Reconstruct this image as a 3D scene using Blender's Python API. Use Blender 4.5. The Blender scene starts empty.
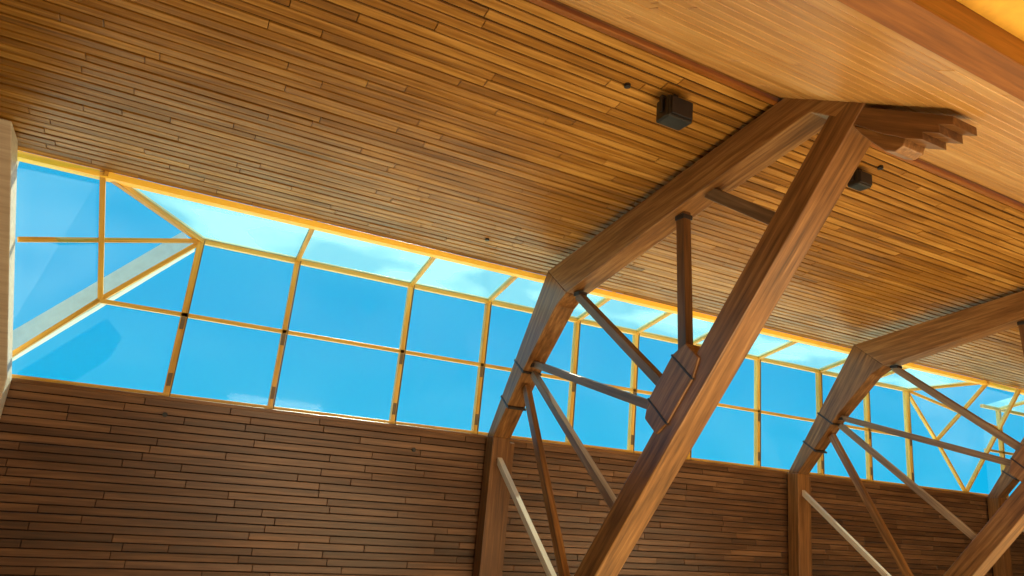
import bpy, math, random
from mathutils import Vector, Matrix
random.seed(7)
H=2.6   # camera/sill level above floor
sc=bpy.context.scene
try:
    sc.view_settings.view_transform='Standard'
    sc.view_settings.look='None'
except Exception: pass

# ------------------------------------------------------------ materials
def newmat(name):
    m=bpy.data.materials.new(name); m.use_nodes=True
    nt=m.node_tree; nt.nodes.clear()
    o=nt.nodes.new('ShaderNodeOutputMaterial')
    return m,nt,o
def wood(name,dark,mid,light,rough=0.42,scale=(0.7,14,14),attr=True,bump=0.25,spec=0.5,var=0.55,lo=.34,hi=.66):
    m,nt,o=newmat(name); N=nt.nodes.new; L=nt.links.new
    b=N('ShaderNodeBsdfPrincipled'); L(b.outputs[0],o.inputs[0])
    tc=N('ShaderNodeTexCoord'); mp=N('ShaderNodeMapping'); mp.inputs['Scale'].default_value=scale
    L(tc.outputs['Object'],mp.inputs['Vector'])
    n=N('ShaderNodeTexNoise'); n.noise_dimensions='4D'; n.inputs['Scale'].default_value=1.6; n.inputs['Detail'].default_value=7; n.inputs['Roughness'].default_value=0.62
    L(mp.outputs[0],n.inputs['Vector'])
    n2=N('ShaderNodeTexNoise'); n2.inputs['Scale'].default_value=0.55; n2.inputs['Detail'].default_value=3
    L(tc.outputs['Object'],n2.inputs['Vector'])
    if attr:
        a=N('ShaderNodeAttribute'); a.attribute_name='tint'
        mw=N('ShaderNodeMath'); mw.operation='MULTIPLY'; mw.inputs[1].default_value=40; L(a.outputs['Fac'],mw.inputs[0]); L(mw.outputs[0],n.inputs['W'])
        src=a.outputs['Fac']
    else:
        oi=N('ShaderNodeObjectInfo'); mw=N('ShaderNodeMath'); mw.operation='MULTIPLY'; mw.inputs[1].default_value=30
        L(oi.outputs['Random'],mw.inputs[0]); L(mw.outputs[0],n.inputs['W'])
        src=oi.outputs['Random']
    m1=N('ShaderNodeMath'); m1.operation='MULTIPLY'; m1.inputs[1].default_value=var; L(src,m1.inputs[0])
    mr=N('ShaderNodeMapRange'); mr.inputs[1].default_value=lo; mr.inputs[2].default_value=hi; L(n.outputs['Fac'],mr.inputs[0])
    m2=N('ShaderNodeMath'); m2.operation='MULTIPLY_ADD'; m2.inputs[1].default_value=(1-var)*0.8; L(mr.outputs[0],m2.inputs[0]); L(m1.outputs[0],m2.inputs[2])
    m3=N('ShaderNodeMath'); m3.operation='MULTIPLY_ADD'; m3.inputs[1].default_value=0.35; L(n2.outputs['Fac'],m3.inputs[0]); 
    s=N('ShaderNodeMath'); s.operation='SUBTRACT'; s.inputs[1].default_value=0.12; L(m2.outputs[0],s.inputs[0]); L(s.outputs[0],m3.inputs[2])
    r=N('ShaderNodeValToRGB'); e=r.color_ramp.elements
    e[0].position=0.08; e[0].color=(*dark,1); e[1].position=0.92; e[1].color=(*light,1)
    k=r.color_ramp.elements.new(0.5); k.color=(*mid,1)
    L(m3.outputs[0],r.inputs[0]); L(r.outputs[0],b.inputs['Base Color'])
    b.inputs['Roughness'].default_value=rough; b.inputs['Specular IOR Level'].default_value=spec
    bp=N('ShaderNodeBump'); bp.inputs['Strength'].default_value=bump; bp.inputs['Distance'].default_value=0.004
    L(n.outputs['Fac'],bp.inputs['Height']); L(bp.outputs[0],b.inputs['Normal'])
    return m
def plain(name,col,rough=0.5,metal=0.0,nz=0.15,spec=0.5,em=0):
    m,nt,o=newmat(name); N=nt.nodes.new; L=nt.links.new
    b=N('ShaderNodeBsdfPrincipled'); L(b.outputs[0],o.inputs[0])
    tc=N('ShaderNodeTexCoord'); n=N('ShaderNodeTexNoise'); n.inputs['Scale'].default_value=9; n.inputs['Detail'].default_value=5
    L(tc.outputs['Object'],n.inputs['Vector'])
    r=N('ShaderNodeValToRGB'); e=r.color_ramp.elements
    e[0].position=.3; e[1].position=.7
    e[0].color=(*[c*(1-nz) for c in col],1); e[1].color=(*[min(1,c*(1+nz)) for c in col],1)
    L(n.outputs['Fac'],r.inputs[0]); L(r.outputs[0],b.inputs['Base Color'])
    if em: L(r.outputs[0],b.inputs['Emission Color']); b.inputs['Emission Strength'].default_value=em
    b.inputs['Roughness'].default_value=rough; b.inputs['Metallic'].default_value=metal; b.inputs['Specular IOR Level'].default_value=spec
    return m
def glass(name,haze=0.0,hcol=(.8,.95,.9),refl=0.06,streak=0.0,tint=(.96,.99,1),soft=(.44,.56)):
    m,nt,o=newmat(name); N=nt.nodes.new; L=nt.links.new
    t=N('ShaderNodeBsdfTransparent'); t.inputs[0].default_value=(*tint,1)
    g=N('ShaderNodeBsdfGlossy'); g.inputs['Roughness'].default_value=0.05; g.inputs[0].default_value=(.8,1,1,1)
    mx=N('ShaderNodeMixShader'); mx.inputs[0].default_value=refl
    L(t.outputs[0],mx.inputs[1]); L(g.outputs[0],mx.inputs[2])
    d=N('ShaderNodeBsdfTranslucent'); d.inputs[0].default_value=(*hcol,1)
    tc=N('ShaderNodeTexCoord'); mp=N('ShaderNodeMapping'); mp.inputs['Scale'].default_value=(0.7,1.5,1.5); mp.inputs['Rotation'].default_value=(0,0.5,0.6)
    n=N('ShaderNodeTexNoise'); n.inputs['Scale'].default_value=0.9; n.inputs['Detail'].default_value=1.5
    L(tc.outputs['Object'],mp.inputs[0]); L(mp.outputs[0],n.inputs['Vector'])
    r=N('ShaderNodeMapRange'); r.inputs[1].default_value=soft[0]; r.inputs[2].default_value=soft[1]; r.inputs[3].default_value=haze*(1-streak); r.inputs[4].default_value=haze
    L(n.outputs['Fac'],r.inputs[0])
    m2=N('ShaderNodeMixShader'); L(r.outputs[0],m2.inputs[0]); L(mx.outputs[0],m2.inputs[1]); L(d.outputs[0],m2.inputs[2])
    L(m2.outputs[0],o.inputs[0])
    return m
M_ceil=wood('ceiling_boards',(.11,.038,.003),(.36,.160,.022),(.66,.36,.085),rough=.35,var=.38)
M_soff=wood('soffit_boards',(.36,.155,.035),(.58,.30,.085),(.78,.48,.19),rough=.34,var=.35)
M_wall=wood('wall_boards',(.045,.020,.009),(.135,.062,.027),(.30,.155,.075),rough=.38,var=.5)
M_glu=wood('glulam',(.09,.038,.012),(.25,.115,.038),(.47,.26,.10),rough=.34,attr=False,scale=(.8,14,14),var=.22)
M_glud=wood('glulam_dark',(.08,.030,.009),(.18,.078,.024),(.34,.16,.055),rough=.38,attr=False,scale=(.8,16,16),var=.3)
M_eave=wood('eaves_timber',(.13,.038,.004),(.26,.085,.010),(.42,.155,.025),rough=.40,attr=False,scale=(.8,16,16),var=.3)
M_web=wood('web_timber',(.12,.072,.045),(.23,.145,.085),(.40,.28,.18),rough=.42,attr=False,var=.3)
M_pale=wood('pale_lit_finish',(.50,.39,.29),(.66,.55,.43),(.80,.71,.58),rough=.45,attr=False,var=.3)  # pale tone paints sunlight onto the pier; also the strut's pale paint
M_mull=wood('mullion_wood',(.52,.27,.04),(.82,.48,.08),(.98,.68,.17),rough=.4,attr=False,var=.35)
M_trimglow=plain('glow_trim',(1.0,.55,.05),.45,nz=.05,em=.35)  # yellow and emission paint a sunlit glow on the trim, no lamp
M_yceil=plain('yellow_ceiling',(.92,.50,.05),.6)
M_gap=plain('dark_backing',(.012,.005,.002),.9)
M_steel=plain('dark_steel',(.045,.04,.045),.45,.6)
M_clip=plain('grey_clip',(.20,.15,.09),.5,.2)
M_black=plain('black_plastic',(.012,.011,.012),.4)
M_floor=plain('floor_stone',(.5,.36,.22),.5)
M_ground=plain('ground_bounce',(.88,.74,.54),.9)
M_white=plain('white_render',(.78,.84,.88),.6,nz=.06)
M_plas=plain('plaster',(.6,.44,.26),.8)
M_glass=glass('glass_clear',haze=.035,hcol=(.5,.9,.9),refl=.02,streak=.5,tint=(.75,.99,1),soft=(.3,.7))
M_glasswash=glass('glass_lightwash',haze=.07,hcol=(.55,.85,.88),refl=.02,streak=.6,tint=(.8,.99,1),soft=(.3,.7))  # translucent haze paints a soft glow over the facet panes
M_glasst=glass('glass_top',haze=.34,hcol=(.48,.80,.66),refl=.03,streak=.5,tint=(.85,1,.97),soft=(.42,.58))  # pale patchy haze paints reflections into the top panes

# ------------------------------------------------------------ helpers
def link(o,parent=None):
    sc.collection.objects.link(o)
    if parent: o.parent=parent
    return o
def empty(name):
    e=bpy.data.objects.new(name,None); link(e); return e
def mesh(name,vs,fs,mat,parent=None,bev=0):
    me=bpy.data.meshes.new(name); me.from_pydata([tuple(v) for v in vs],[],fs); me.update()
    me.materials.append(mat)
    o=bpy.data.objects.new(name,me); link(o,parent)
    if bev:
        b=o.modifiers.new('bevel','BEVEL'); b.width=bev; b.segments=2
    return o
CF=[(0,3,2,1),(4,5,6,7),(0,1,5,4),(1,2,6,5),(2,3,7,6),(3,0,4,7)]
def bar(name,p0,p1,w,d,mat,parent=None,up=(0,0,1),bev=.006):
    """box from p0 to p1 (local X = length); w = size across, d = size along 'up'"""
    p0=Vector(p0);p1=Vector(p1); x=(p1-p0); Ln=x.length; x.normalize()
    u=Vector(up); z=(u-x*u.dot(x)).normalized(); y=z.cross(x)
    vs=[(a*Ln,b*w/2,c*d/2) for c in(-1,1) for a,b in((0,-1),(1,-1),(1,1),(0,1))]
    o=mesh(name,vs,CF,mat,parent,bev)
    o.matrix_local=Matrix((( x.x,y.x,z.x,p0.x),(x.y,y.y,z.y,p0.y),(x.z,y.z,z.z,p0.z),(0,0,0,1)))
    return o
def P(x,y,z): return Vector((x,y,z+H))
def fixn(o):
    import bmesh
    bm=bmesh.new(); bm.from_mesh(o.data); bmesh.ops.recalc_face_normals(bm,faces=bm.faces); bm.to_mesh(o.data); bm.free()
def prism(name,poly,x0,x1,mat,parent=None,bev=.01,grain=None):
    """polygon in YZ extruded in X; grain=(dy,dz) turns the local X axis along the member"""
    n=len(poly)
    vs=[P(x0,y,z) for y,z in poly]+[P(x1,y,z) for y,z in poly]
    fs=[tuple(range(n)),tuple(range(2*n-1,n-1,-1))]+[(i,i+n,(i+1)%n+n,(i+1)%n) for i in range(n)]
    if grain:
        x=Vector((0,*grain)).normalized(); y=Vector((1,0,0)); z=x.cross(y); o0=vs[0]
        M=Matrix(((x.x,y.x,z.x,o0.x),(x.y,y.y,z.y,o0.y),(x.z,y.z,z.z,o0.z),(0,0,0,1)))
        Mi=M.inverted(); vs=[Mi@v for v in vs]
    o=mesh(name,vs,fs,mat,parent,bev); fixn(o)
    if grain: o.matrix_local=M
    return o
def boards(name,O,U,V,N,Lu,Lv,pitch,gap,lmin,lmax,mat,parent,th=.02,jit=.003):
    """boards running along U, stacked along V, visible face along N"""
    O,U,V,N=map(Vector,(O,U,V,N)); vs=[];fs=[];tt=[]
    rows=int(round(Lv/pitch)); pitch=Lv/rows
    for r in range(rows):
        rt=random.gauss(0,.10)
        u=-random.uniform(0,lmax)
        while u<Lu:
            l=random.uniform(lmin,lmax); a=max(u,0); b=min(u+l,Lu); u+=l
            if b-a<.02: continue
            t=min(1,max(0,.5+rt+random.gauss(0,.2)))
            j=random.uniform(-jit,jit); j2=j+random.uniform(-jit,jit)*.6
            a2=a+.003;b2=b-.003;v0=r*pitch+gap/2+random.uniform(0,gap*.3);v1=(r+1)*pitch-gap/2
            i=len(vs); c=.004
            for (uu,vv,nn) in ((a2,v0,-th),(b2,v0,-th),(b2,v1,-th),(a2,v1,-th),
                               (a2,v0,j-c),(b2,v0,j-c),(b2,v1,j2-c),(a2,v1,j2-c),
                               (a2+c,v0+c,j),(b2-c,v0+c,j),(b2-c,v1-c,j2),(a2+c,v1-c,j2)):
                vs.append(O+U*uu+V*vv+N*nn)
            ff=[(0,1,5,4),(1,2,6,5),(2,3,7,6),(3,0,4,7),(4,5,9,8),(5,6,10,9),(6,7,11,10),(7,4,8,11),(8,9,10,11)]
            fs+= [tuple(i+k for k in f) for f in ff]; tt+=[t]*12
    me=bpy.data.meshes.new(name); me.from_pydata([tuple(v) for v in vs],[],fs); me.materials.append(mat)
    at=me.attributes.new('tint','FLOAT','POINT')
    at.data.foreach_set('value',tt)
    o=bpy.data.objects.new(name,me); fixn(o)
    return link(o,parent)
def slab(name,pts,off,mat,parent=None):
    pts=[Vector(p) for p in pts]; off=Vector(off)
    vs=pts+[p+off for p in pts]
    return mesh(name,vs,CF,mat,parent)

X0,X1=-2.45,24.3
# ------------------------------------------------------------ ceiling
F=P(0,4.05,3.59)
ceiling=empty('ceiling')
E=P(0,8.85,2.93); d=(F-E); Ld=d.length; d.normalize(); n=Vector((1,0,0)).cross(d); n=n if n.z<0 else -n
boards('ceiling_boards',P(X0,8.85,2.93),(1,0,0),d,n,X1-X0,Ld,.112,.018,1.2,3.8,M_ceil,ceiling,jit=.004)
def quad(y0,z0,y1,z1): return [P(X0,y0,z0),P(X1,y0,z0),P(X1,y1,z1),P(X0,y1,z1)]
slab('ceiling_backing',[p-n*.02 for p in quad(8.85,2.93,4.05,3.59)],-n*.12,M_gap,ceiling)
G=P(0,1.92,2.4185); d2=(G-F); L2=d2.length; d2.normalize(); n2=Vector((1,0,0)).cross(d2); n2=n2 if n2.z<0 else -n2
boards('soffit_boards',P(X0,4.05,3.59),(1,0,0),d2,n2,X1-X0,L2,.12,.006,2.0,5,M_soff,ceiling,jit=.002)
slab('soffit_backing',[p-n2*.02 for p in quad(4.05,3.59,1.92,2.4185)],-n2*.1,M_gap,ceiling)
slab('lower_ceiling',quad(1.74,2.56,-6,3.2),(0,0,.1),M_yceil,ceiling)
bar('trim_1',P(X0,4.09,3.565),P(X1,4.09,3.565),.06,.05,M_eave,None)
bar('eaves_beam',P(X0,1.83,2.6),P(X1,1.83,2.6),.19,.42,M_eave,None)
bar('trim_2',P(X0,8.93,2.90),P(X1,8.93,2.90),.15,.08,M_trimglow,None)

# ------------------------------------------------------------ walls / floor
wf=empty('wall_front')
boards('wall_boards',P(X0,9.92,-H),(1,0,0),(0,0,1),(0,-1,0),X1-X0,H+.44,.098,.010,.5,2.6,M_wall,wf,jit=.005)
slab('wall_core',[P(X0,9.94,-H),P(X1,9.94,-H),P(X1,9.94,.43),P(X0,9.94,.43)],(0,.2,0),M_gap,wf)
bar('sill',P(X0,10.02,.455),P(X1,10.02,.455),.26,.05,M_glud,wf)
wl=empty('wall_left')
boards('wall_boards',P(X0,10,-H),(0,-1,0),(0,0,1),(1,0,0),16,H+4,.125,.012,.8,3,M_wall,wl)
slab('wall_core',[P(X0-.02,10.3,-H),P(X0-.02,-6,-H),P(X0-.02,-6,4),P(X0-.02,10.3,4)],(-.2,0,0),M_plas,wl)
wr=empty('wall_right')
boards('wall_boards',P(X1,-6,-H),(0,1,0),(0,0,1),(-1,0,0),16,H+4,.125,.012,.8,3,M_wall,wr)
slab('wall_core',[P(X1+.02,10.3,-H),P(X1+.02,-6,-H),P(X1+.02,-6,4),P(X1+.02,10.3,4)],(.2,0,0),M_plas,wr)
slab('wall_back',[P(X0,-6,-H),P(X1,-6,-H),P(X1,-6,3.3),P(X0,-6,3.3)],(0,-.2,0),M_plas)
slab('floor',[P(X0,-6,-H),P(X1,-6,-H),P(X1,10.1,-H),P(X0,10.1,-H)],(0,0,-.2),M_floor)
slab('ground',[P(-80,10.15,-H-.2),P(100,10.15,-H-.2),P(100,120,-H-.2),P(-80,120,-H-.2)],(0,0,-.3),M_ground)  # unseen pale ground, added to bounce sun up onto the ceiling

# ------------------------------------------------------------ glazing
win=empty('window_1')
ZS,ZT,ZM=.48,2.65,1.58
YC,ZC=8.87,2.93
def mpost(name,a,b,w=.065,dd=.10,mat=M_mull,up=(0,1,0)): return bar(name,a,b,w,dd,mat,win,up=up,bev=.004)
muls=[-.14,1.17,2.93,4.28,6.02,7.30,8.59,10.33,12.1,13.6,14.98]
for i,x in enumerate(muls):
    w=.085 if i in(0,len(muls)-1) else .065
    mpost('mullion_%d'%i,P(x,10,ZS),P(x,10,ZT),w)
    mpost('mullion_cap_%d'%i,P(x+.045,9.97,ZS),P(x+.045,9.97,ZT),.012,.06,M_clip)
    if 0<i<len(muls)-1: mpost('rafter_%d'%i,P(x,10,ZT),P(x,YC,ZC),.06,.08,up=(0,0,1))
    for zz in(.62,ZM-.2):
        mpost('clip_%d'%i,P(x,9.945,zz),P(x,9.945,zz+.17),.05,.012,M_clip)
xl,xr=muls[0],muls[-1]
mpost('transom',P(-1.14,9.99,ZM),P(16.1,9.99,ZM),.08,.055,up=(0,0,1))
mpost('head_rail',P(xl-.04,9.99,ZT),P(xr+.04,9.99,ZT),.09,.09,up=(0,0,1))
mpost('bottom_rail',P(X0,9.99,ZS+.02),P(X1,9.99,ZS+.02),.09,.05,up=(0,0,1))
def pane(name,pts,mat):
    return mesh(name,pts,[tuple(range(len(pts)))],mat,win)
for i in range(len(muls)-1):
    a,b=muls[i],muls[i+1]
    pane('pane_low_%d'%i,[P(a,10,ZS),P(b,10,ZS),P(b,10,ZM),P(a,10,ZM)],M_glass)
    pane('pane_high_%d'%i,[P(a,10,ZM),P(b,10,ZM),P(b,10,ZT),P(a,10,ZT)],M_glass)
    a2=a if i>0 else -1.32; b2=b if i<len(muls)-2 else 16.2
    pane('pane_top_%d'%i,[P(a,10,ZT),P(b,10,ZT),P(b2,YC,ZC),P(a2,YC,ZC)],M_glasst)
for sgn,base,tag in((1,-.12,'l'),(-1,14.98,'r')):
    def Q(dx,y,z): return P(base+sgn*dx,y,z)
    A=Q(0,10,2.65);B=Q(-1.2,8.85,2.93);C=Q(-1.02,10,1.6);Fp=Q(-1.86,9.11,1.98);Ee=Q(-2.3,8.8,2.9);D2=Q(-2.0,10,.5)
    mpost('hip_'+tag,A,B,.08,.09,up=(0,0,1))
    mpost('valley_upper_'+tag,A,C,.06,.07); mpost('valley_lower_'+tag,C,D2,.06,.07)
    mpost('facet_post_'+tag,C,B,.06,.07); mpost('facet_bar_'+tag,A,Fp,.05,.06,up=(0,0,1))
    mpost('end_post_'+tag,D2,Ee,.06,.08)
    pane('pane_facet_a_'+tag,[A,B,C],M_glasswash); pane('pane_facet_b_'+tag,[B,Ee,D2,C],M_glasswash)
    pane('pane_facet_c_'+tag,[Q(0,10,ZS),A,C,D2],M_glass)
for x in(18.6,20.3,22.2,24.2):
    mpost('mullion_e',P(x,10,ZS),P(x,10,ZT)); mpost('rafter_e',P(x,10,ZT),P(x,YC,ZC),.06,.08,up=(0,0,1))
mpost('transom_e',P(17.9,9.99,ZM),P(X1,9.99,ZM),.08,.055,up=(0,0,1))
mpost('head_rail_e',P(17.9,9.99,ZT),P(X1,9.99,ZT),.09,.08,up=(0,0,1))
pane('pane_e',[P(17.9,10,ZS),P(X1,10,ZS),P(X1,10,ZT),P(17.9,10,ZT)],M_glass)
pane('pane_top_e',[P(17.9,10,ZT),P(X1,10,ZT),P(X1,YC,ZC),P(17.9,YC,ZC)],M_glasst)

# ------------------------------------------------------------ trusses
def truss(xf,mat,wd=.30):
    t=empty('timber_truss'); x1=xf+wd; xc=xf+wd/2
    prism('rafter',[(8.31,2.84),(6.2,3.2),(3.97,3.56),(3.30,3.19),(3.45,3.10),(3.70,3.27),(5.12,3.0),(7.2,2.52),(7.72,2.40)],xf,x1,mat,t,grain=(4.3,-.73))
    prism('knee_leg',[(9.86,.46),(9.15,1.56),(8.31,2.84),(7.72,2.40),(7.98,2.26),(8.71,1.54),(9.62,.46)],xf,x1,mat,t,grain=(1.55,-2.38))
    prism('wall_post',[(9.87,-H),(9.87,.46),(9.62,.46),(9.62,-H)],xf,x1,M_glud,t,grain=(0,1))
    prism('post_cheek',[(9.80,-H),(9.80,.40),(9.66,.40),(9.66,-H)],x1,x1+.1,M_glud,t,grain=(0,1))
    for yc,zc,hw in ((8.97,1.50,.20),(9.34,.98,.175)):
        bar('strap',P(xc,yc+.838*hw,zc+.546*hw),P(xc,yc-.838*hw,zc-.546*hw),wd+.012,.03,M_steel,t,up=(0,0,1),bev=0)
    a=P(xc,3.20,3.31); b=P(xc,8.12,-H)
    bar('raking_column',a,b,wd,.29,mat,t,up=(0,1,1),bev=.012)
    dr=(b-a).normalized()
    # splice block: tapered lozenge on the column
    yy,zz=5.45,.92; ax=Vector((dr.y,dr.z)); pn=Vector((-ax.y,ax.x))
    if pn.x<0: pn=-pn
    pts=[]
    for l,o_ in((-.50,.13),(-.30,.22),(.28,.22),(.46,.13),(.46,-.13),(.26,-.19),(-.30,-.19),(-.50,-.13)):
        q=Vector((yy,zz))+ax*l+pn*o_; pts.append((q.x,q.y))
    prism('node_block',pts,xf-.02,x1+.02,mat,t,bev=.012,grain=(ax.x,ax.y))
    nd=P(xc,yy,zz)
    for k in(-.29,.27): bar('strap',nd+dr*(k-.010)+Vector((0,pn.x,pn.y))*.015,nd+dr*(k+.010)+Vector((0,pn.x,pn.y))*.015,wd+.05,.425,M_steel,t,up=(0,1,1),bev=0)
    for nm,p,q,w,dd,m in (('web_1',(7.62,2.36),(5.65,.95),.10,.11,M_web),('web_2',(5.53,2.95),(5.40,1.0),.10,.13,M_glud),
        ('web_3',(8.75,1.53),(5.6,.72),.10,.10,M_web),('web_4',(8.75,1.38),(6.35,-.42),.09,.10,M_web),
        ('web_5',(8.95,1.2),(7.2,-1.66),.09,.12,M_glu),('web_6',(9.66,.13),(7.45,-1.48),.08,.09,M_pale),
        ('web_7',(5.1,3.02),(4.1,2.37),.10,.13,M_web)):
        bar(nm,P(xc,*p),P(xc,*q),w,dd,m,t,up=(0,0,1) if abs(p[0]-q[0])>.5 else (0,1,0))
    for p in((7.6,2.38),(8.74,1.50),(5.52,2.86)):
        bar('gusset',P(xc,p[0]-.07,p[1]),P(xc,p[0]+.07,p[1]),.13,.05,M_steel,t,bev=.003)
    prism('rafter_tail',[(3.60,3.30),(3.38,3.19),(2.52,2.69),(2.52,2.62),(2.62,2.67),(2.62,2.60),(2.74,2.66),(2.74,2.60),(2.88,2.67),(2.95,2.72),(3.05,2.78),(3.20,2.9),(3.4,3.05)],xf+.01,x1-.01,M_glud,t,bev=.004,grain=(.86,.5))
    prism('tail_corbel',[(3.32,2.98),(3.12,2.86),(2.95,2.75),(2.88,2.68),(2.90,2.62),(2.97,2.60),(3.05,2.64),(3.14,2.74),(3.24,2.86)],xf+.03,x1-.03,M_glu,t,bev=.010,grain=(.86,.5))
    return t
for xf in(4.45,11.01,17.57): truss(xf,M_glu)
pier=[(-2.44,9.87,-H),(-1.80,9.87,-H),(-1.80,9.60,-H),(-2.44,9.60,-H),
      (-2.44,9.87,.46),(-1.80,9.87,.46),(-1.80,9.60,.46),(-2.44,9.60,.46),
      (-2.44,8.55,2.95),(-2.12,8.55,2.95),(-2.12,8.15,3.0),(-2.44,8.15,3.0)]
o=mesh('end_pier',[P(*p) for p in pier],[(0,1,2,3),(0,4,5,1),(1,5,6,2),(2,6,7,3),(3,7,4,0),(4,8,9,5),(5,9,10,6),(6,10,11,7),(7,11,8,4),(8,11,10,9)],M_pale,None,.01); fixn(o)  # pier coloured pale as if sunlit

# ------------------------------------------------------------ ceiling fittings
def speaker(x,y,s=1.0):
    z=3.59-(y-4.05)*.1375
    e=empty('ceiling_speaker')
    bar('bracket',P(x,y,z),P(x,y,z-.10*s),.05,.05,M_black,e,up=(0,1,0))
    bar('cabinet',P(x-.14*s,y,z-.18*s),P(x+.14*s,y,z-.18*s),.20*s,.22*s,M_black,e,bev=.02)
    bar('grille',P(x-.12*s,y-.11*s,z-.18*s),P(x+.12*s,y-.11*s,z-.18*s),.02,.17*s,M_steel,e,bev=.004)
    bar('yoke_1',P(x-.155*s,y,z-.06*s),P(x-.155*s,y,z-.22*s),.015,.04,M_steel,e,up=(0,1,0),bev=0)
    bar('yoke_2',P(x+.155*s,y,z-.06*s),P(x+.155*s,y,z-.22*s),.015,.04,M_steel,e,up=(0,1,0),bev=0)
    bar('yoke_top',P(x-.16*s,y,z-.06*s),P(x+.16*s,y,z-.06*s),.04,.015,M_steel,e,bev=0)
speaker(3.6,4.5,1.0); speaker(6.15,4.5,.75)
def disc(name,x,y,z,r,axis):
    vs=[];k=20
    for h in(0,.03):
        for i in range(k):
            a=2*math.pi*i/k
            if axis=='z': vs.append((x+r*math.cos(a),y+r*math.sin(a),z+H-h))
            else: vs.append((x+r*math.cos(a),y-h,z+H+r*math.sin(a)))
    fs=[tuple(range(k)),tuple(range(2*k-1,k-1,-1))]+[(i,(i+1)%k,(i+1)%k+k,i+k) for i in range(k)]
    return mesh(name,vs,fs,M_black)
for x,y in((3.12,4.59),(3.37,8.14),(6.3,4.35)): disc('smoke_detector',x,y,3.59-(y-4.05)*.1375+.005,.03,'z')
for x,z in((-.1,.25),(3.3,.14)): disc('wall_sensor',x,9.915,z,.03,'y')

bar('exterior_white_bar',P(-.35,12,3.12),P(-5.9,12,-2.6-.25),.30,.32,M_white,None)  # sloping white bar outside the left panes

# ------------------------------------------------------------ world / lights
w=bpy.data.worlds.new('sky'); sc.world=w; w.use_nodes=True; nt=w.node_tree; nt.nodes.clear()
N=nt.nodes.new; L=nt.links.new
o=N('ShaderNodeOutputWorld'); bg=N('ShaderNodeBackground'); L(bg.outputs[0],o.inputs[0])
tc=N('ShaderNodeTexCoord'); sp=N('ShaderNodeSeparateXYZ'); L(tc.outputs['Generated'],sp.inputs[0])
r=N('ShaderNodeValToRGB'); e=r.color_ramp.elements
e[0].position=0.0; e[0].color=(.008,.49,.84,1); e[1].position=.5; e[1].color=(.01,.47,.81,1)
k=e.new(.18); k.color=(.003,.42,.81,1)
L(sp.outputs['Z'],r.inputs[0])
L(r.outputs[0],bg.inputs[0]); bg.inputs[1].default_value=1.0

def lamp(name,typ,loc,energy,col,target=None,**kw):
    l=bpy.data.lights.new(name,typ); l.energy=energy; l.color=col
    for a,b in kw.items(): setattr(l,a,b)
    ob=bpy.data.objects.new(name,l); link(ob); ob.location=loc
    if target is not None: ob.rotation_euler=(Vector(target)-Vector(loc)).to_track_quat('-Z','Y').to_euler()
    return ob
lamp('sun','SUN',(20,40,40),11.0,(1,.86,.62),target=(8,0,0),angle=.01)
lamp('fill_light','AREA',P(5,3,-2.3),320,(1,.76,.42),target=P(5.5,5,3),shape='SQUARE',size=4)  # added fill without a fixture, stands in for warm floor bounce
lamp('fill_light.001','AREA',P(12,3,-2.3),400,(1,.76,.42),target=P(12,5,3),shape='SQUARE',size=4)  # added fill without a fixture for the right bays
lamp('fill_light.002','AREA',P(3,-4,0),280,(1,.79,.50),target=P(4,10,0),shape='SQUARE',size=3)  # added fill behind the camera, aimed at the front wall

# ------------------------------------------------------------ camera
cd=bpy.data.cameras.new('camera'); cam=bpy.data.objects.new('camera',cd); link(cam)
cd.sensor_width=36; cd.lens=672/1024*36; cd.clip_end=500
cam.matrix_world=Matrix(((.8899,-.1996,-.4102,0),(-.4462,-.1912,-.8742,0),(.0958,.961,-.2596,H),(0,0,0,1)))
sc.camera=cam
